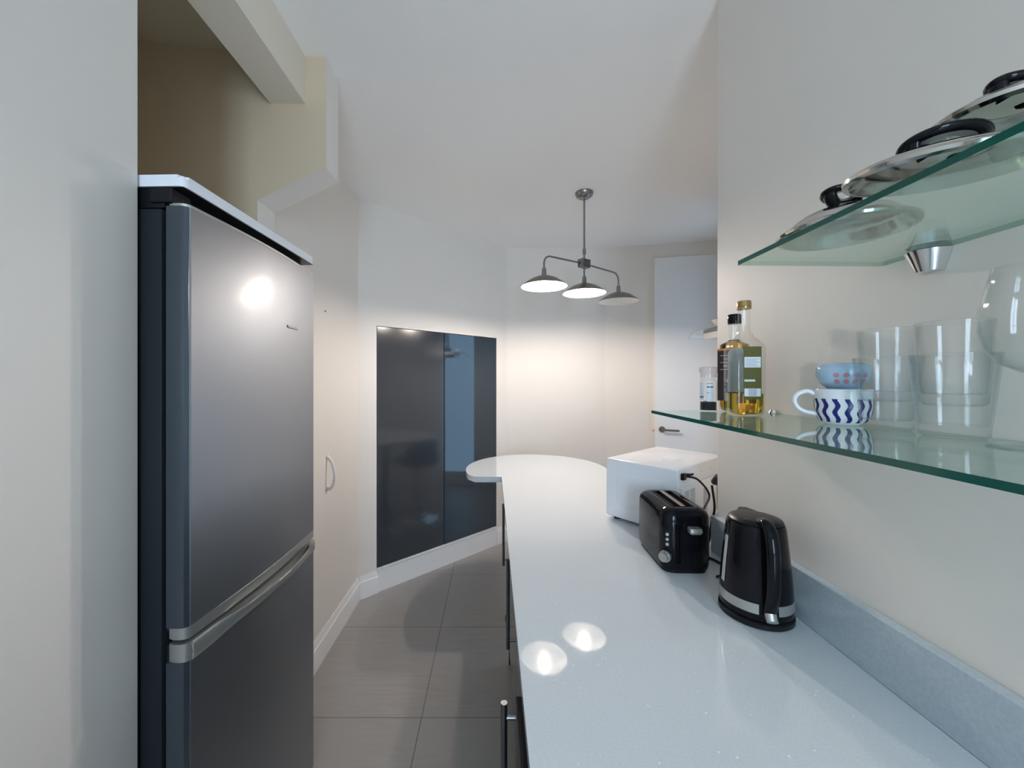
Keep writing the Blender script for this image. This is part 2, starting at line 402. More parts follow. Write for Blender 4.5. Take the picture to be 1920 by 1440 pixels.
finish('foot', lathe([(0,0),(.13,0),(.13,.006),(.115,.012),(.04,.03),(0,.03)], 40), 'chrome', ped, 40)
finish('column', lathe([(0,.03),(.03,.03),(.03,WT-TH-.006),(.08,WT-TH-.006),(.08,WT-TH-.0005),(0,WT-TH-.0005)], 32), 'bar_steel', ped, 40)

# ------------------------------------------------------------------ base units
def base_unit(y0, y1, xf, hy, hx, m, label, hz=-.60, hl=.30, handle_m='bar_steel', top=None):
    top = top or WT-TH-.002
    t = thing('base_unit', label, 'cabinet', (xf, (y0+y1)/2, 0), 0, None)
    w_ = (y1-y0)/2
    finish('body', box(.022, XR-.01-xf, -w_, w_, .10, top), 'satin_grey', t)
    finish('plinth', box(.06, .10, -w_, w_, 0, .10), 'satin_grey', t)
    d = finish('door', box(0, .020, -w_+.0015, w_-.0015, .12, top-.004, .0012, 1), m, t)
    bm = bmesh.new(); zt = H(hz); dx = hx-xf; yy = hy-(y0+y1)/2
    bar = [(dx,yy,zt), (dx,yy,zt-hl)]
    cyl(bar[0], bar[1], .0062, 20, bm)
    finish('handle', bm, handle_m, d, 40)
    for zz in (zt-.028, zt-hl+.028): finish('handle_post', cyl((dx,yy,zz), (-.0005,yy,zz), .0045, 14), 'nickel', d, 40)
    return t
base_unit(1.352, 1.93, .078, 1.87, .049, 'gloss_grey', 'grey gloss base unit nearest the rounded worktop end, bar handle at far edge')
base_unit(.742, 1.350, .078, 1.29, .049, 'gloss_grey', 'middle grey gloss base unit with bar handle under the worktop')
base_unit(.13, .735, .042, .716, .020, 'black_unit', 'black-fronted base unit nearest the camera, standing proud, bar handle', hl=.34, top=H(-.598))
base_unit(-.50, .127, .042, -.40, .020, 'black_unit', 'black-fronted base unit behind the camera beneath the worktop', hl=.34, top=H(-.598))
tag(finish('end_panel', box(.078, XR-.01, 1.932, 1.952, 0, WT-TH-.002), 'satin_grey'), 'grey end panel closing the base units beneath the rounded worktop', 'panel')

# ------------------------------------------------------------------ fridge freezer
fr = thing('fridge_freezer', 'tall dark steel fridge freezer standing in the left alcove', 'fridge', (-.6415, 1.09, 0), math.radians(-1.7))
fx, fy = .65, -1.09
def L(p): return (p[0]+fx, p[1]+fy)
SPL = H(-.543); DT = H(.372)
def door_poly(bulge=0, back=-.682, y0=.803, y1=1.345):
    pl = [(back, y0+.004), (back+.012, y0)]
    # rounded near corner, gentle convex front, rounded far corner
    pl += [(-.656,y0), (-.649,y0+.002), (-.6435,y0+.0065)]
    for k in range(13):
        t = k/12; y = y0+.011 + t*(y1-y0-.018)
        x = -.6405 + .014*math.sin(PI*t) - .002*t + bulge*max(0, math.sin(PI*min(1,max(0,(t-.08)/.86))))**.5
        pl.append((x, y))
    pl += [(-.6465,y1-.0025), (-.652,y1), (back+.012,y1), (back,y1-.004)]
    return [L(p) for p in pl]
finish('cabinet', box(-.60, -.045, -.287, .255, .03, H(.362), .004, 2), 'cabinet_side', fr, 30)
bm = bmesh.new()
box(-.044, -.034, -.275, .245, .08, SPL-.02, bm=bm); box(-.044, -.034, -.275, .245, SPL+.01, DT-.01, bm=bm)
finish('door_seal', bm, 'dark_void', fr)
ud = finish('upper_door', prism(door_poly(), SPL+.025, DT-.006), 'steel_dark', fr, 28); ud['label'] = 'upper fridge door of dark brushed steel'
finish('door_cap', prism(door_poly(.0012), DT-.006, DT), 'silver_plastic', ud, 28)
finish('lower_trim', prism(door_poly(.0016), SPL, SPL+.025), 'silver_plastic', ud, 28)
bm = bmesh.new()
for zz in (0,):
    prism([L(p) for p in ((-.684,.8015),(-.655,.8015),(-.648,.8035),(-.6425,.809),(-.6425,.811),(-.650,.8055),(-.656,.8028),(-.684,.8028))], SPL+.025, DT-.006, 'z', bm)
finish('edge_strip', bm, 'edge_steel', ud, 28)
# badge
bm = bmesh.new()
for k in range(6): box(-.0005, .0012, -.008+k*.011, -.001+k*.011, -.004, .004, bm=bm)
bd = finish('badge', bm, 'silver_plastic', ud); bd.location = (-.6262+fx, 1.165+fy, H(.165)); bd.rotation_euler = (0,0,math.radians(3))
ld = finish('lower_door', prism(door_poly(), .09, SPL-.048), 'steel_dark', fr, 28); ld['label'] = 'lower freezer door of dark brushed steel'
finish('upper_trim', prism(door_poly(.0016), SPL-.048, SPL-.010), 'silver_plastic', ld, 28)
# scooped handle: a lip that swells out from the trim and stands up toward the split
bm = bmesh.new(); rings = []
K = 40
for k in range(K+1):
    t = k/K; y = .8035+.0115 + t*(1.345-.8035-.018)
    xf_ = -.6405 + .014*math.sin(PI*t) - .002*t + .0016
    s = min(1, max(0, (t-.10)/.16))*min(1, max(0, (.97-t)/.12)); s = s*s*(3-2*s)
    out = .002 + .026*s*math.sin(PI*min(1,max(0,(t-.05)/.94)))**.5
    top = SPL - .010 + .004*s; bot = SPL-.050 + .006*s
    sec = [(xf_-.001, bot), (xf_+.003+out*.55, bot+.010), (xf_+.001+out, top-.004), (xf_+out-.001, top), (xf_+out-.0045, top-.001), (xf_+out*.45, bot+.016), (xf_-.001, bot+.014)]
    rings.append([bm.verts.new((x+fx, y+fy, z)) for x, z in sec])
for a, b in zip(rings, rings[1:]):
    for i in range(7): bm.faces.new((a[i], a[(i+1)%7], b[(i+1)%7], b[i]))
bm.faces.new(rings[0]); bm.faces.new(rings[-1])
finish('door_handle', bm, 'silver_plastic', ld, 50)
finish('edge_strip', prism([L(p) for p in ((-.684,.8015),(-.655,.8015),(-.648,.8035),(-.6425,.809),(-.6425,.811),(-.650,.8055),(-.656,.8028),(-.684,.8028))], .09, SPL-.048), 'edge_steel', ld, 28)
finish('hinge_cover', box(-.07, -.02, -.290, -.24, DT+.001, H(.405)-.001, .003), 'black', fr)
finish('hinge_plate', box(-.60, -.04, -.285, .253, H(.364), H(.405), 0), 'black', fr)
tp = prism(rect_round(-.60, .006, -.291, .258, .014, 5), H(.406), H(.430))
bmesh.ops.bevel(tp, geom=[e for e in tp.edges if abs(e.verts[0].co.z-e.verts[1].co.z)<1e-5 and e.verts[0].co.z>H(.42)], offset=.006, segments=3, affect='EDGES', clamp_overlap=True)
tpo = finish('top_panel', tp, 'white_plastic', fr, 35); tpo['label'] = 'white top panel'
finish('top_shade_sheet', box(-.59, .002, -.287, .254, H(.4052), H(.4059)), 'black', fr)  # thin black sheet added to darken the underside of the top panel like shade
finish('plinth', box(-.58, -.06, -.28, .25, .0, .03), 'black', fr)
finish('kick_panel', box(-.044, -.03, -.285, .25, .005, .085), 'black', fr)

# ------------------------------------------------------------------ pull handle and screw on the left wall
bm = tube(smooth_path([(.001,0,-.075),(.022,0,-.070),(.038,0,-.035),(.040,0,.015),(.026,0,.068),(.001,0,.10)], 8), .0085, 12, ry=.006)
cyl((.0005,0,-.072),(.008,0,-.072),.011,16,bm); cyl((.0005,0,.098),(.008,0,.098),.011,16,bm)
o = finish('pull_handle', bm, 'trim', smooth=50, loc=(-.885, 2.04, H(-.50))); tag(o, 'small white bow pull handle on the left wall beyond the fridge', 'handle')
o = finish('wall_screw', cyl((0,0,0),(.0035,0,0),.0055,14), 'nickel', loc=(-.8849, 2.02, H(.366))); tag(o, 'tiny grey screw head in the left wall above the pull handle', 'screw')

# ------------------------------------------------------------------ pendant lamp
pl = thing('pendant_lamp', 'three-shade nickel pendant lamp hanging over the rounded worktop end, two bulbs lit', 'lamp', (.575, 2.43, CEIL))
px, py, pz = .575, 2.43, CEIL
def Z(z): return H(z)-pz
finish('canopy', lathe([(0,-.042),(.012,-.042),(.030,-.036),(.050,-.022),(.056,-.008),(.056,0),(0,0)], 40), 'nickel', pl, 50)
bm = cyl((0,0,-.04),(0,0,Z(.76)),.0062,16); cyl((0,0,Z(.835)),(0,0,Z(.80)),.0105,16,bm); finish('stem', bm, 'nickel', pl, 40)
dirv = Vector((.28,.195,0)).normalized(); ld_ = Vector((.28,.195,0)).length
bm = box(-.032,.032,-.018,.018,Z(.762),Z(.722),.006,2)
bmesh.ops.rotate(bm, verts=bm.verts, cent=(0,0,0), matrix=Matrix.Rotation(math.atan2(.195,.28),3,'Z'))
finish('hub', bm, 'nickel', pl, 40)
for s in (-1, 1):
    p = [dirv*(s*.02)+Vector((0,0,Z(.74))), dirv*(s*(ld_-.05))+Vector((0,0,Z(.733)))]
    for k in range(1, 8):
        a = k/7*PI/2; p.append(dirv*(s*(ld_-.05+.05*math.sin(a)))+Vector((0,0,Z(.733)-.05*(1-math.cos(a)))))
    p.append(dirv*(s*ld_)+Vector((0,0,Z(.655))))
    finish('arm', tube(p, .0055, 14), 'nickel', pl, 60)
finish('drop_rod', cyl((0,0,Z(.73)),(0,0,Z(.655)),.0055,14), 'nickel', pl, 60)
for s in (-1, 0, 1):
    ox, oy = dirv.x*s*ld_, dirv.y*s*ld_
    rz = Z({-1:.551, 0:.556, 1:.545}[s])
    f = finish('lamp_holder', lathe([(0,rz+.108),(.009,rz+.106),(.0125,rz+.098),(.0145,rz+.060),(.016,rz+.054),(0,rz+.054)], 24, center=(ox,oy)), 'nickel', pl, 50)
    prof = [(.013,rz+.060),(.040,rz+.055),(.075,rz+.041),(.105,rz+.022),(.128,rz+.005),(.134,rz-.002),(.133,rz-.0035)]
    inn = [(.127,rz+.003),(.104,rz+.020),(.074,rz+.0385),(.039,rz+.0525),(.013,rz+.0575)]
    sh = finish('shade', lathe(prof, 64, center=(ox,oy)), 'shade_out', pl, 60)
    finish('shade_lining', lathe([(.133,rz-.0035)]+inn+[(0,rz+.0575)], 64, center=(ox,oy)), 'shade_in', sh, 60)
    b = finish('bulb', lathe([(0,rz-.004),(.012,rz-.001),(.0205,rz+.008),(.022,rz+.017),(.018,rz+.030),(.012,rz+.040),(.011,rz+.053),(0,rz+.053)], 20, center=(ox,oy)), 'bulb_off' if s == 1 else 'bulb', sh, 60)
    b['label'] = 'unlit bulb' if s == 1 else 'glowing bulb'

# ------------------------------------------------------------------ glass shelves on the right wall
def glass_shelf(label, zt, th, poly, clamps):
    t = thing('glass_shelf', label, 'shelf', (0,0,zt))
    bm = prism(poly, -th, 0); bm.normal_update()
    for f in bm.faces: f.material_index = 0 if abs(f.normal.z) > .9 or abs(sum(v.co.z for v in f.verts)/len(f.verts)+th/2) > th*.4 else (1 if abs(f.normal.x) > .9 and f.calc_center_median().x < .5 else 2)
    finish('pane', bm, ['shelf_glass','shelf_edge','shelf_edge_pale'], t)
    for y, sc_ in clamps:
        bm = bmesh.new(); seg = 20
        for z0c, z1c, r0, r1 in ((-th-.042*sc_, -th-.0005, .022*sc_, .036*sc_), (.0005, .026*sc_, .034*sc_, .022*sc_)):
            a = [bm.verts.new((XR-.0006-r0*1.25*math.sin(PI*k/seg), y+r0*math.cos(PI*k/seg), z0c)) for k in range(seg+1)]
            b = [bm.verts.new((XR-.0006-r1*1.25*math.sin(PI*k/seg), y+r1*math.cos(PI*k/seg), z1c)) for k in range(seg+1)]
            bm.faces.new(a); bm.faces.new(b)
            for k in range(seg+1):
                j = (k+1) % (seg+1); bm.faces.new((a[k], a[j], b[j], b[k]))
        finish('shelf_clamp', bm, 'chrome', t, 40)
    return t
glass_shelf('upper green-edged glass shelf high on the right wall holding steel pan lids', H(.214), .008,
    [(.437,.10),(.437,.686),(XR-.0006,.692),(XR-.0006,.10)], [(.612,.78)])
glass_shelf('lower green-edged glass shelf on the right wall holding bottles, cups and glasses', H(-.080), .008,
    [(.4035,.15),(.4245,.90),(.430,1.045),(XR-.0006,1.045),(XR-.0006,.15)], [(.955,.32),(.28,.32)])
ST = H(.214)+.0004; SL = H(-.080)+.0004

# ------------------------------------------------------------------ pan lids
def pan_lid(label, x, y, z, r, dome, post, tilt=(0,0), hr=.029, rotz=0, squash=.72, shear=.12):
    t = thing('pan_lid', label, 'pan lid', (x,y,z), 0, 'steel pan lids on the upper glass shelf')
    t.rotation_euler = (tilt[0], tilt[1], rotz)
    pr = [(r-.006,.000),(r,.0015),(r+.001,.005),(r-.003,.0085),(r-.008,.009),(r-.010,.012)]
    for k in range(1, 11):
        a = k/10; rr = (r-.010)*(1-a); pr.append((max(rr,0), .012 + (dome-.012)*(1-(1-a)**3.0)))
    pr[-1] = (0, dome)
    fine = []
    for (ra_, za_), (rb_, zb_) in zip(pr, pr[1:]):
        fine += [(ra_, za_), ((ra_+rb_)/2, (za_+zb_)/2 + (.0011 if rb_ > r*.35 and len(fine) > 11 else 0))]
    pr = fine + [pr[-1]]
    prof2 = [(0, dome-.0015)] + [(q_[0], q_[1]-.0015) for q_ in reversed(pr[12:-1])] + [(r-.012,.007),(r-.006,.0)]
    finish('dome', lathe(pr + prof2[0:], 72), 'lid_steel', t, 60)
    hz = dome+post
    bm = bmesh.new()
    # flat oval ring handle held up by its two ends
    ring = [(hr+.0055*math.cos(a), hz+.0045*math.sin(a)) for a in [2*PI*k/10 for k in range(10)]]
    lathe(ring, 48, bm, sx=1.25, sy=squash, closed=True)
    for s in (-1, 1):
        tube(smooth_path([(s*hr*1.2,0,hz-.001),(s*hr*1.15,0,hz-.010),(s*hr*.75,0,dome+.003-.004*0),(s*hr*.55,0,dome-.002)],5), .0055, 10, bm, ry=.008)
    for v in bm.verts: v.co.z -= shear*v.co.y
    h = finish('handle', bm, 'black_gloss', t, 60)
    bm = lathe([(hr-.004,hz+.001),(hr-.004,hz-.001),(hr*.45,hz-.001),(hr*.45,hz+.001)], 40, sx=1.25, sy=squash, closed=True)
    for v in bm.verts: v.co.z -= shear*v.co.y
    finish('handle_inlay', bm, 'inlay_steel', h, 40)
    return t
pan_lid('farthest steel pan lid, at the left end of the upper glass shelf', .512, .562, ST, .079, .036, .022, hr=.025, rotz=.35)
pan_lid('steel pan lid nearest the shelf edge, its black ring handle fully seen', .487, .420, ST+.0115, .079, .020, .012, (math.radians(7.5),0), hr=.028, rotz=0, squash=.85, shear=.30)
pan_lid('topmost steel pan lid, perched on the ring handle of the one below', .550, .406, ST+.056, .066, .028, .012, (math.radians(1), math.radians(6)), hr=.020, rotz=.1)

# ------------------------------------------------------------------ bottles
def square_section(h_, r, n=5): return rect_round(-h_, h_, -h_, h_, r, n)
def loft(secs, bm=None, caps=True, mi=0):
    if bm is None: bm = bmesh.new()
    R = [[bm.verts.new((p[0], p[1], z)) for p in s] for s, z in secs]
    k = len(R[0]); fs = []
    for a, b in zip(R, R[1:]):
        for i in range(k): fs.append(bm.faces.new((a[i], a[(i+1)%k], b[(i+1)%k], b[i])))
    if caps: fs.append(bm.faces.new(R[0])); fs.append(bm.faces.new(R[-1]))
    for f in fs: f.material_index = mi
    return bm
def morph(hw, r0, f, rr, n=5):
    """section between a rounded square (f=0) and a circle radius rr (f=1)"""
    a = square_section(hw, r0, n); out = []
    for p in a:
        an = math.atan2(p[1], p[0]); out.append((p[0]*(1-f)+rr*math.cos(an)*f, p[1]*(1-f)+rr*math.sin(an)*f))
    return out
def square_bottle(label, loc, rot, hw, body_h, tot_h, neck_r, capm, liquid_m, liq_h, cap_h, cr):
    t = thing('oil_bottle', label, 'bottle', loc, rot)
    def secs(off):
        g = off; S = [(square_section(hw*.80-g, .006), .000+g), (square_section(hw*.93-g, .008), .004+g), (square_section(hw-g, .009), .014+g), (square_section(hw-g, .009), body_h)]
        for k in range(1, 7):
            f = k/6; e = f*f*(3-2*f); S.append((morph((hw-g)*(1-e)+neck_r*e, .009, e, neck_r-g*.5), body_h+(tot_h-cap_h-.035-body_h)*f))
        S.append((morph(neck_r, .006, 1, neck_r-g*.5), tot_h-cap_h)); return S
    finish('glass_body', loft(secs(0)), 'bottle_glass', t, 40)
    S = secs(.0025); out = []
    for s, z in S:
        if z < liq_h-.001: out.append((s, z))
        else:
            f = (liq_h-out[-1][1])/(z-out[-1][1]); ps = out[-1][0]
            out.append(([(a[0]+(b[0]-a[0])*f, a[1]+(b[1]-a[1])*f) for a, b in zip(ps, s)], liq_h)); break
    finish('oil', loft(out), liquid_m, t, 40)
    cp = finish('cap', lathe([(0,tot_h),(cr*.9,tot_h),(cr,tot_h-.002),(cr,tot_h-cap_h*.72),(cr*.93,tot_h-cap_h*.68),(cr,tot_h-cap_h*.62),(cr,tot_h-cap_h+.001),(0,tot_h-cap_h+.001)], 32), capm, t, 40)
    return t
# front bottle: corner turned to the camera, its right hand face carries the olive label
B1 = (.594, .910)
b1 = square_bottle('clear square oil bottle with amber cap and olive green label, only the bottom holding oil', (*B1, SL), math.radians(-9), .0335, .155, .268, .0125, 'gold_cap', 'oil', .050, .020, .0150)
def face_label(parent, name, m, hw, face, a, b, z0_, z1_, off=.0006):
    """thin label on face (0: -y, 1: -x) of a square bottle between a..b across"""
    if face == 0: bm = box(a, b, -hw-off, -hw-off+.0004, z0_, z1_)
    else: bm = box(-hw-off, -hw-off+.0004, a, b, z0_, z1_)
    return finish(name, bm, m, parent)
lb = face_label(b1, 'front_label', 'label_olive', .0335, 0, -.0165, .0215, .037, .158)
hw = .0335+.0011
finish('information_panel', box(-.0145, .0195, -hw, -hw+.0004, .110, .134), 'label_white', lb)
finish('white_strip', box(-.0145, .008, -hw, -hw+.0004, .078, .0825), 'label_white', lb)
finish('barcode_panel', box(-.0145, .0195, -hw, -hw+.0004, .044, .062), 'label_white', lb)
bm = bmesh.new(); hw += .0003
for k in range(7): box(-.012, .017-(k%3)*.004, -hw, -hw+.0002, .1125+k*.0027, .1134+k*.0027, bm=bm)
for k in range(11): box(-.006+k*.0016, -.0053+k*.0016, -hw, -hw+.0002, .045, .061, bm=bm)
finish('label_print', bm, 'label_grey', lb)
arch = [(-.021,.052),(.021,.052)] + [(.021*math.cos(PI*k/12), .145+.016*math.sin(PI*k/12)) for k in range(13)]
finish('back_label', prism(arch, .0337, .0342, 'y'), 'label_back', b1)
b2 = square_bottle('square oil bottle with black cap and dark brown label behind the olive-labelled bottle', (.628, 1.000, SL), math.radians(30), .0285, .172, .252, .0125, 'black_gloss', 'oil_amber', .186, .026, .0155)
l2 = face_label(b2, 'side_label', 'label_dark', .0285, 1, -.0275, .0275, .028, .158)
hw = .0285+.001
face_label(l2, 'label_border', 'label_orange', hw, 1, -.0275, .0275, .158, .163)
bm = bmesh.new()
for k in range(5): box(-hw-.0006, -hw-.0001, -.020+k*.004, -.012+k*.004, .052+k*.006, .060+k*.006, bm=bm)
finish('label_print', bm, 'label_gold', l2)
bm = bmesh.new()
for k in range(5): box(-hw-.0006, -hw-.0001, -.022, .020-(k%2)*.008, .108+k*.009, .110+k*.009, bm=bm)
finish('label_lettering', bm, 'label_back', l2)
l3 = face_label(b2, 'front_label', 'label_dark', .0285, 0, -.0275, .0275, .028, .158)

# ------------------------------------------------------------------ spice grinders
def grinder(label, loc, rot=0, fill='pepper', fill_h=.024):
    t = thing('spice_grinder', label, 'grinder', loc, rot)
    r = .0205
    finish('jar', lathe([(0,.0005),(r-.002,.0005),(r,.003),(r,.076),(r-.003,.082),(r-.004,.086),(0,.086)], 40), 'glass', t, 40)
    finish('contents', lathe([(0,.003),(r-.002,.003),(r-.002,fill_h),(0,fill_h+.004)], 30), fill, t, 60)
    finish('grinder_cap', lathe([(0,.116),(r-.001,.116),(r+.0015,.113),(r+.001,.104),(r-.002,.098),(r-.001,.088),(0,.088)], 40), 'clear_plastic', t, 40)
    bm = bmesh.new()
    for a0, a1, za, zb in ((3.55, 4.15, .030, .076), (4.45, 5.25, .026, .078)):
        n = 10; v0 = []; v1 = []
        for k in range(n+1):
            a = a0+(a1-a0)*k/n; v0.append(bm.verts.new(((r+.0006)*math.cos(a), (r+.0006)*math.sin(a), za))); v1.append(bm.verts.new(((r+.0006)*math.cos(a), (r+.0006)*math.sin(a), zb)))
        for k in range(n): bm.faces.new((v0[k], v0[k+1], v1[k+1], v1[k]))
    lb = finish('label', bm, 'label_white', t, 60)
    bm = bmesh.new()
    for a0, a1, za, zb in ((3.55, 4.13, .036, .039), (4.5, 5.2, .062, .065), (4.5,4.75,.048,.049), (4.5,5.1,.072,.0732)):
        n = 8; v0 = []; v1 = []
        for k in range(n+1):
            a = a0+(a1-a0)*k/n; v0.append(bm.verts.new(((r+.0011)*math.cos(a), (r+.0011)*math.sin(a), za))); v1.append(bm.verts.new(((r+.0011)*math.cos(a), (r+.0011)*math.sin(a), zb)))
        for k in range(n): bm.faces.new((v0[k], v0[k+1], v1[k+1], v1[k]))
    finish('label_print', bm, 'navy', lb)
    return t
grinder('clear spice grinder holding black peppercorns at the far end of the lower shelf', (.5665, 1.012, SL), -.45)

# ------------------------------------------------------------------ cups
mug = thing('espresso_cup', 'small white cup with wavy navy stripes standing on the lower glass shelf', 'cup', (.643, .707, SL))
R0, R1, HM = .0335, .0405, .064
def mr(z): return R0*.80+(R1-R0*.80)*min(1, (z/ (HM*.28)))**.5 if z < HM*.28 else R1
outp = [(0,0),(.024,0),(.026,.002),(.0335,.006),(.0375,.014),(.0400,.026),(.0410,.045),(.0412,.063),(.0405,.0645)]
innp = [(.0392,.063),(.0390,.045),(.0375,.026),(.035,.014),(.025,.006),(0,.005)]
finish('cup_body', lathe(outp+innp, 64), 'white_glaze', mug, 60)
# wavy stripes following the wall
bm = bmesh.new()
def rad(z):
    for (r0, z0_), (r1, z1_) in zip(outp, outp[1:]):
        if z0_ <= z <= z1_ and z1_ > z0_: return r0+(r1-r0)*(z-z0_)/(z1_-z0_)
    return outp[-1][0]
NS = 15
for k in range(NS):
    a = 2*PI*k/NS; prev = None
    for j in range(33):
        z = .0045+(.047-.0045)*j/32; r = rad(z)+.0005; off = .055*math.sin(j/32*2*PI*1.75); w_ = .088
        cur = [bm.verts.new((r*math.cos(a+off+q_*w_), r*math.sin(a+off+q_*w_), z)) for q_ in (-1,0,1)]
        if prev:
            for i in range(2): bm.faces.new((prev[i], prev[i+1], cur[i+1], cur[i]))
        prev = cur
finish('stripe_pattern', bm, 'navy', mug, 60)
an = math.radians(152); d = Vector((math.cos(an), math.sin(an), 0))
pth = [d*.040+Vector((0,0,.055)), d*.052+Vector((0,0,.060)), d*.066+Vector((0,0,.054)), d*.071+Vector((0,0,.042)), d*.066+Vector((0,0,.029)), d*.054+Vector((0,0,.021)), d*.038+Vector((0,0,.018))]
finish('handle', tube(smooth_path(pth,6), .0042, 12, ry=.0055), 'white_glaze', mug, 60)
cup2 = thing('small_bowl_cup', 'pale blue rounded cup with pink dots stacked on the striped cup', 'cup', (.6435, .7075, SL+.0655))
op = [(0,0),(.022,0),(.024,.002),(.029,.006),(.0355,.014),(.0390,.025),(.0388,.035),(.036,.042),(.030,.046),(.028,.046)]
finish('cup_body', lathe(op+[(.029,.044),(.0345,.040),(.037,.034),(.037,.025),(.033,.014),(.022,.005),(0,.004)], 56), 'pale_blue', cup2, 60)
bm = bmesh.new()
for row, z in enumerate((.013, .024)):
    for k in range(4):
        a = 3.75+.36*k; rr0 = .0042
        c = bm.verts.new((0,0,0)); vs = []
        def P3(da, dz):
            zz = z+dz; r = .0
            for (r0, z0_), (r1, z1_) in zip(op, op[1:]):
                if z0_ <= zz <= z1_ and z1_ > z0_: r = r0+(r1-r0)*(zz-z0_)/(z1_-z0_); break
            return ((r+.0005)*math.cos(a+da), (r+.0005)*math.sin(a+da), zz)
        c.co = P3(0,0)
        for q_ in range(14): vs.append(bm.verts.new(P3(rr0/.037*math.cos(2*PI*q_/14), rr0*math.sin(2*PI*q_/14))))
        for q_ in range(14): bm.faces.new((c, vs[q_], vs[(q_+1)%14]))
finish('dot_pattern', bm, 'pink', cup2, 60)

# ------------------------------------------------------------------ tumblers
def tumbler(label, x, y, z, h, r0, r1, base=.012, group=None):
    t = thing('glass_tumbler', label, 'glass', (x,y,z), 0, group)
    tk = .0022
    pr = [(0,0),(r0-.004,0),(r0,.004)]
    for k in range(1, 9): f = k/8; pr.append((r0+(r1-r0)*f, .004+(h-.004)*f))
    pr += [(r1-tk*.5,h+.0008),(r1-tk,h)]
    for k in range(7, -1, -1): f = k/8; pr.append((max(r0+(r1-r0)*f-tk, 0), .004+(h-.004)*f if k else base))
    pr[-1] = (r0-tk-.001, base); pr.append((0, base-.001))
    finish('glass_body', lathe(pr, 64), 'glass', t, 50)
    return t
G = 'clear tumblers in two nested stacks on the lower glass shelf'
tumbler('clear glass tumbler next to the striped cup, lower of its nested pair', .6455, .630, SL, .117, .0315, .0425, .016, group=G)
tumbler('clear glass tumbler next to the striped cup, inside the lower one and rising above it', .6455, .630, SL+.0465, .117, .0315, .0372, .016, group=G)
tumbler('clear glass tumbler nearer the wine glass, lower of its nested pair', .6475, .541, SL, .117, .0335, .0445, .018, group=G)
tumbler('clear glass tumbler nearer the wine glass, inside the lower one and rising above it', .6475, .541, SL+.0450, .117, .0320, .0385, .016, group=G)
wg = thing('wine_glass', 'tall clear wine glass at the right edge of the lower glass shelf', 'glass', (.640, .452, SL))
finish('foot', lathe([(0,.0002),(.038,.0002),(.0385,.0015),(.030,.003),(.010,.006),(.0042,.014),(0,.014)], 56), 'glass', wg, 50)
finish('stem', lathe([(.0042,.014),(.0036,.04),(.0036,.075),(.006,.088),(0,.088)], 20), 'glass', wg, 50)
pr = [(0,.088),(.012,.0895),(.028,.100),(.040,.118),(.0455,.140),(.0445,.165),(.040,.190),(.0335,.217),(.0328,.2175),(.0325,.217)]
finish('bowl', lathe(pr+[(r-.0014, z+.0006) for r, z in reversed(pr[1:7])]+[(0,.0905)], 64), 'glass', wg, 50)

# ------------------------------------------------------------------ microwave
ma = math.atan2(.643, .766)
mw = thing('microwave', 'small white microwave oven on the worktop, its vented back turned to the wall', 'microwave', (.437, 1.490, WT), ma)
MW, MD, MH = .405, .276, .232   # local x along the back, local -y towards the camera side
finish('casing', box(0, MW, -MD, 0, .012, MH, .006, 3), 'white_plastic', mw, 35)
for a, b in ((.03,-.03),(.37,-.03),(.03,-.245),(.37,-.245)): finish('foot', cyl((a,b,.0003),(a,b,.014),.012,16), 'black', mw)
bm = bmesh.new()   # pressed panel on the left side
pr = rect_round(-MD+.045, -.045, .055, MH-.045, .02, 6)
pv = [bm.verts.new((-.0018,p[0],p[1])) for p in rect_round(-MD+.052, -.052, .062, MH-.052, .015, 6)]; pw = [bm.verts.new((.0005,p[0],p[1])) for p in pr]
bm.faces.new(pv)
for i in range(len(pv)): j = (i+1) % len(pv); bm.faces.new((pv[i], pv[j], pw[j], pw[i]))
finish('side_panel', bm, 'white_plastic', mw, 30)
# back: protruding housing, vents, stickers
hs = finish('rear_housing', box(.012, .305, -MD-.010, -MD+.001, .03, MH-.062, .004, 2), 'white_plastic', mw, 35)
vents = bmesh.new()
for i in range(12):
    for j in range(14):
        if i in (5,): continue
        x = .030+i*.0068; z = .064+j*.0068
        box(x, x+.0042, -MD-.0105, -MD-.0098, z, z+.0042, bm=vents)
finish('vent_grille', vents, 'label_grey', hs)
vents = bmesh.new()
for j in range(11): box(.180, .215, -MD-.0107, -MD-.0099, .050+j*.0085, .055+j*.0085, bm=vents)
finish('printed_label', vents, 'label_grey', hs)
finish('rear_recess', box(.308, MW-.010, -MD-.0006, -MD+.002, .03, MH-.064), 'tan_back', mw)
finish('rating_label', box(.12, .20, -.20, -.165, MH-.0002, MH+.0004), 'label_white', mw)
# pressed text-like slots near the top of the back
for k in range(1, 5): finish('screw', cyl((.03+.08*k, -MD-.0004, MH-.03), (.03+.08*k, -MD+.002, MH-.03), .0022, 10), 'nickel', mw)
cl_ = finish('cord_clip', box(.018, .040, -MD-.012, -MD, MH-.036, MH-.014, .002, 1), 'black', mw)
def mwp(x, y, z):
    return (.437+x*math.cos(ma)-y*math.sin(ma), 1.49+x*math.sin(ma)+y*math.cos(ma), WT+z)
pc_ = (finish('power_cord', tube(smooth_path([mwp(.036,-MD-.008,MH-.024), mwp(.085,-MD-.030,MH-.040), mwp(.14,-MD-.045,MH-.10), (.668,1.224,WT+.11), (.677,1.224,WT+.05), (.668,1.240,WT+.012), (.64,1.235,WT+.005)],10), .0036, 10), 'black', smooth=60))
bpy.context.view_layer.update(); pc_.parent = mw; pc_.matrix_parent_inverse = mw.matrix_world.inverted()
finish('cord_plug', tube([mwp(.038,-MD-.007,MH-.018), mwp(.060,-MD-.014,MH-.022), mwp(.075,-MD-.018,MH-.021)], [.0035,.0045,.0035], 10), 'black', mw, 60)
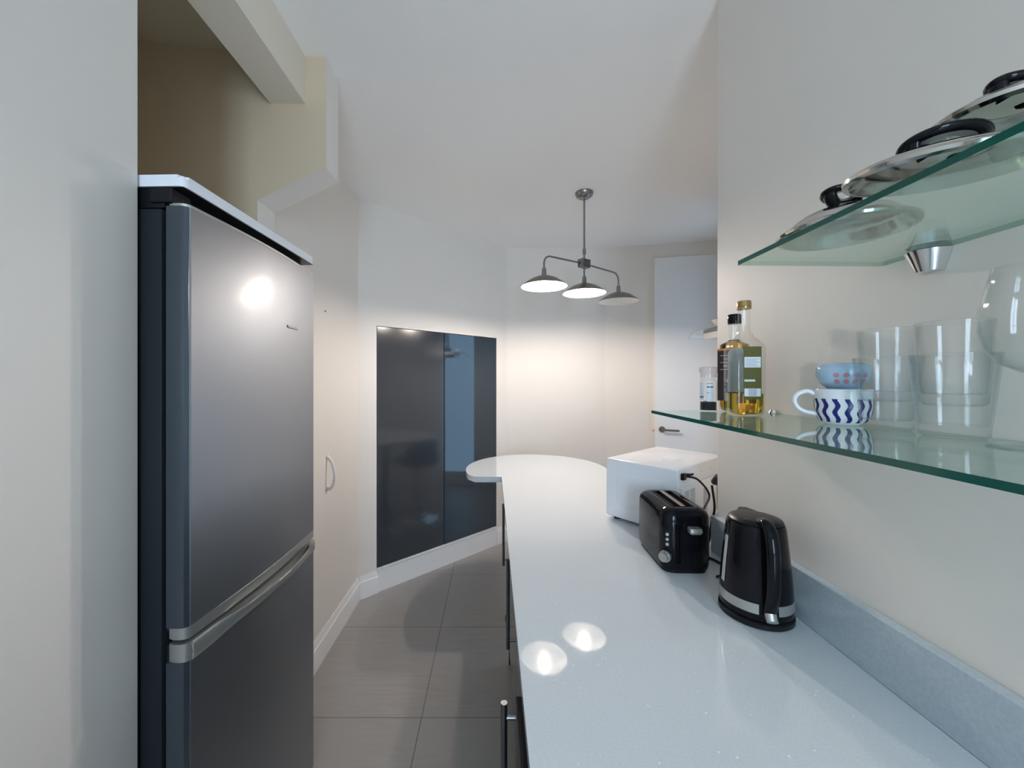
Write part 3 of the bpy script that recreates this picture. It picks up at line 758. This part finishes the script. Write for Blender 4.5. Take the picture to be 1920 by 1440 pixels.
o = C.objects[-1]; o.name = 'cable_tie'; o.matrix_parent_inverse = mw.matrix_world.inverted()
tag(finish('appliance_cord', tube(smooth_path([(.712,YC+.045,WT+.19), (.715,YC+.035,WT+.12), (.700,YC+.028,WT+.07), (.683,YC+.010,WT+.025), (.655,YC-.01,WT+.006), (.63,YC-.03,WT+.006)],10), .0036, 10), 'black', smooth=60), 'black cable dropping behind the wall corner to the worktop beside the toaster', 'cord')
wp = finish('wall_plug', tube([(.735,YC+.002,WT+.215),(.728,YC+.03,WT+.212),(.722,YC+.052,WT+.198)], [.022,.020,.010], 12), 'black', smooth=40); tag(wp, 'black plug peeking out from behind the right wall corner above the microwave back', 'plug')

# ------------------------------------------------------------------ toaster
to = thing('toaster', 'black two-slot toaster between the microwave and the kettle', 'toaster', (.5375, 1.160, WT), math.radians(-2))
TW, TL, TT = .068, .112, .178
def tsec(z, f=1.0, rr=.034): return rect_round(-TW*f, TW*f, -TL*f, TL*f, rr*f, 6)
secs = [(rect_round(-TW*.95, TW*.95, -TL*.97, TL*.97, .030, 6), .010), (rect_round(-TW, TW, -TL, TL, .034, 6), .022), (rect_round(-TW*1.0, TW*1.0, -TL, TL, .034, 6), .120)]
for k in range(1, 7):
    a = k/6*PI/2; ins = .026*(1-math.cos(a)); secs.append((rect_round(-TW+ins, TW-ins, -TL+ins*.8, TL-ins*.8, .034-ins*.35, 6), .148+.027*math.sin(a)))
bm = loft(secs); body = finish('body', bm, 'black_gloss', to, 50)
bpy.context.view_layer.update()
cs = []
for s in (-1, 1):
    c = finish('c', box(s*.0175-.011, s*.0175+.011, -.078, .078, .06, .2), 'dark_void'); c.matrix_world = to.matrix_world.copy(); cs.append(c)
c = finish('c', box(-.036, -.023, -TL-.01, -TL+.006, .030, .135), 'dark_void'); c.matrix_world = to.matrix_world.copy(); cs.append(c)
cut(body, cs); body.data.set_sharp_from_angle(angle=math.radians(40))
finish('base', prism(rect_round(-TW*.9, TW*.9, -TL*.93, TL*.93, .028), .0005, .010), 'black', to)
for s in (-1, 1):
    bm = bmesh.new()
    x0 = s*.0175; 
    for xx in (x0-.0108, x0+.0100): box(xx, xx+.0008, -.0775, .0775, .10, .1775, bm=bm)
    for k in range(9): box(x0-.0085, x0-.0078, -.07+k*.0165, -.069+k*.0165, .08, .172, bm=bm); box(x0+.0078, x0+.0085, -.07+k*.0165, -.069+k*.0165, .08, .172, bm=bm)
    finish('slot_guard', bm, 'copper', to)
finish('slot_divider', box(-.0062, .0062, -.077, .077, .1752, .1766, .0005, 1), 'copper', to)
finish('lever_track', box(-.0355, -.0235, -TL+.0055, -TL+.007, .031, .134), 'black_gloss', to)
bm = loft([(rect_round(-.014,.014,-TL-.022,-TL-.0005,.005,4), .122), (rect_round(-.017,.017,-TL-.026,-TL-.0005,.007,4), .128), (rect_round(-.016,.016,-TL-.022,-TL-.0005,.006,4), .137)])
lv = finish('lever', bm, 'silver_plastic', to, 50); lv.location = (.010, 0, -.004)
bm = bmesh.new()
nd = Vector((-.78,-.62,0)).normalized(); cc = Vector((-TW+.0105, -TL+.0085, 0))
def rp(z, o=0, side=0): p = cc + nd*(.001+o) + Vector((-nd.y, nd.x, 0))*side; return (p.x, p.y, z)
cyl(rp(.048,0), rp(.048,.007), .0155, 28, bm); cyl(rp(.048,.007), rp(.048,.017), .0125, 28, bm)
finish('browning_knob', bm, 'silver_plastic', to, 40)
for z in (.082, .0955, .109):
    finish('button', cyl((-.0545,-TL+.009,z), (-.0575,-TL+.0015,z), .0042, 16), 'silver_plastic', to, 40)
tc_ = (finish('toaster_cord', tube(smooth_path([(.60,1.20,WT+.02),(.625,1.17,WT+.006),(.65,1.12,WT+.0045),(.655,1.07,WT+.0045),(.63,1.045,WT+.0045),(.60,1.03,WT+.0045)],8), .0035, 10), 'black', smooth=60))
tc_.name = 'power_cord'; tc_.parent = to; tc_.matrix_parent_inverse = to.matrix_world.inverted()

# ------------------------------------------------------------------ kettle
ke = thing('kettle', 'black plastic electric kettle with a silver band, on the worktop by the upstand', 'kettle', (.600, .880, WT), 0)
ke.scale = (.93,.93,.95)
finish('power_base', lathe([(0,.0005),(.076,.0005),(.079,.003),(.079,.012),(.074,.016),(0,.016)], 64), 'black', ke, 40)
kb = [(0,.017),(.073,.017),(.0765,.020),(.0775,.032)]
finish('lower_body', lathe(kb+[(.0772,.034),(0,.034)], 64), 'black_gloss', ke, 40)
bandp = [(.0781,.034),(.0772,.056),(.0762,.056),(.0770,.034)]
def band(a0, a1):
    bm = bmesh.new(); n = 40; R = []
    for k in range(n+1):
        a = a0+(a1-a0)*k/n; R.append([bm.verts.new((r*math.cos(a), r*math.sin(a), z)) for r, z in bandp])
    for a, b in zip(R, R[1:]):
        for i in range(4): bm.faces.new((a[i], a[(i+1)%4], b[(i+1)%4], b[i]))
    bm.faces.new(R[0]); bm.faces.new(R[-1]); return bm
hang = math.atan2(-.80, -.20)     # handle points towards the camera
bd_ = finish('silver_band', band(hang+.26, hang+2*PI-.26), 'silver_plastic', ke, 40); bd_['label'] = 'silver band'
up_ = [(0,.034),(.0765,.034),(.0766,.056),(.0752,.080),(.0725,.115),(.0690,.150),(.0655,.185),(.0625,.210),(.0605,.219),(.0585,.222),(0,.222)]
finish('body', lathe(up_, 72), 'black_gloss', ke, 50)
finish('lid', lathe([(.0565,.2225),(.0575,.226),(.0545,.229),(.040,.2325),(.020,.234),(0,.2345)]+[(0,.2225)], 64), 'black', ke, 50)
hd = Vector((math.cos(hang), math.sin(hang), 0)); sd = Vector((-hd.y, hd.x, 0))
pth = [hd*.040+Vector((0,0,.232)), hd*.062+Vector((0,0,.234)), hd*.084+Vector((0,0,.222)), hd*.096+Vector((0,0,.190)), hd*.100+Vector((0,0,.150)), hd*.099+Vector((0,0,.110)), hd*.092+Vector((0,0,.075)), hd*.080+Vector((0,0,.045))]
finish('handle', tube(smooth_path(pth,8), .0095, 18, ry=.0135, up=(hd.x,hd.y,.4)), 'black_gloss', ke, 60)
bm = tube([hd*.0785+Vector((0,0,.050)), hd*.086+Vector((0,0,.036)), hd*.094+Vector((0,0,.030))], [.011,.010,.006], 14, ry=.012)
sw = finish('switch', bm, 'silver_plastic', ke, 50); sw['label'] = 'translucent grey switch'
ws = math.radians(176)
bm = bmesh.new(); prev = None
for k in range(16):
    z = .075+.11*k/15
    r = None
    for (r0, z0_), (r1, z1_) in zip(up_, up_[1:]):
        if z0_ <= z <= z1_ and z1_ > z0_: r = r0+(r1-r0)*(z-z0_)/(z1_-z0_)
    cur = [bm.verts.new(((r+.0012)*math.cos(ws+q_), (r+.0012)*math.sin(ws+q_), z)) for q_ in (-.09,0,.09)]
    if prev:
        for i in range(2): bm.faces.new((prev[i], prev[i+1], cur[i+1], cur[i]))
    prev = cur
g = finish('water_gauge', bm, 'label_back', ke, 60); g['label'] = 'pale water level window'
sp = -hd
bm = loft([([(sp.x*.050+sd.x*.022, sp.y*.050+sd.y*.022), (sp.x*.050-sd.x*.022, sp.y*.050-sd.y*.022), (sp.x*.066-sd.x*.008, sp.y*.066-sd.y*.008), (sp.x*.066+sd.x*.008, sp.y*.066+sd.y*.008)], .190),
           ([(sp.x*.050+sd.x*.024, sp.y*.050+sd.y*.024), (sp.x*.050-sd.x*.024, sp.y*.050-sd.y*.024), (sp.x*.080-sd.x*.009, sp.y*.080-sd.y*.009), (sp.x*.080+sd.x*.009, sp.y*.080+sd.y*.009)], .229)])
finish('spout', bm, 'black_gloss', ke, 30)

# ------------------------------------------------------------------ cooker hood on the far right wall with a bowl on top
HX = 1.47
hood = thing('cooker_hood', 'slim cooker hood with curved glass canopy, far right just beyond the wall corner', 'cooker hood', (1.915, 2.55, H(.36)))
bm = bmesh.new(); prof = [(HX-1.915, .006), (-.002, .006), (-.002, 0), (HX-1.915, 0)]
cv = [(.0,0),(.10,.0),(.20,-.001),(.27,-.006),(.30,-.018),(.315,-.035),(.335,-.050)]
R = []
for dy, dz in [(-.45,0)] + cv:
    R.append([bm.verts.new((x, dy+.005, z+dz)) for x, z in prof])
for a, b in zip(R, R[1:]):
    for i in range(4):
        f = bm.faces.new((a[i], a[(i+1)%4], b[(i+1)%4], b[i])); f.material_index = 1 if i == 3 else 0
bm.faces.new(R[0]); bm.faces.new(R[-1])
finish('glass_canopy', bm, ['pane','silver_plastic'], hood, 60)
finish('hood_body', loft([(rect_round(HX-1.915+.02, -.004, -.40, .16, .006, 3), -.068), (rect_round(HX-1.915+.015, -.004, -.40, .165, .006, 3), -.028)]), 'chrome', hood, 30)
finish('hood_frame', box(HX-1.915+.015, -.004, -.40, .165, -.026, -.004), 'nickel', hood)
finish('chimney', box(-.28, -.004, -.28, .02, .007, CEIL-H(.36)-.002), 'nickel', hood)
bw = thing('bowl', 'cream bowl with a folded brown cloth on top of the cooker hood glass', 'bowl', (1.56, 2.60, H(.3665)))
finish('bowl_shell', lathe([(0,.0005),(.028,.0005),(.03,.004),(.055,.018),(.072,.045),(.074,.047),(.071,.046),(.053,.021),(.03,.008),(0,.007)], 48), 'cream_glaze', bw, 50)
finish('folded_cloth', lathe([(0,.012),(.045,.02),(.060,.036),(.052,.054),(.03,.062),(0,.064)], 24, sx=1, sy=.8), 'dark_brown', bw, 60)

# ------------------------------------------------------------------ bar stool, seen only as a reflection in the cupboard doors
stl = thing('bar_stool', 'dark bucket bar stool with a chrome trumpet foot tucked beneath the rounded worktop end', 'stool', (.58, 2.51, 0), math.radians(-60))
finish('foot', lathe([(0,0),(.20,0),(.20,.008),(.15,.020),(.06,.045),(.03,.08),(0,.08)], 48), 'chrome', stl, 50)
finish('column', cyl((0,0,.07),(0,0,.56),.025,24), 'chrome', stl, 50)
bm = loft([(rect_round(-.15,.15,-.14,.14,.06,5), .56), (rect_round(-.20,.20,-.18,.18,.08,5), .60), (rect_round(-.205,.205,-.185,.185,.08,5), .64), (rect_round(-.19,.19,-.17,.17,.075,5), .655)])
finish('seat', bm, 'black', stl, 50)
bm = bmesh.new(); pr_ = []
for k in range(17):
    a = PI*k/16; pr_.append((.200*math.cos(a), .02+.165*math.sin(a)))
inn_ = [(p[0]*.9, .02+(p[1]-.02)*.9) for p in reversed(pr_)]
finish('backrest', prism(pr_+inn_, .64, .80), 'black', stl, 40)
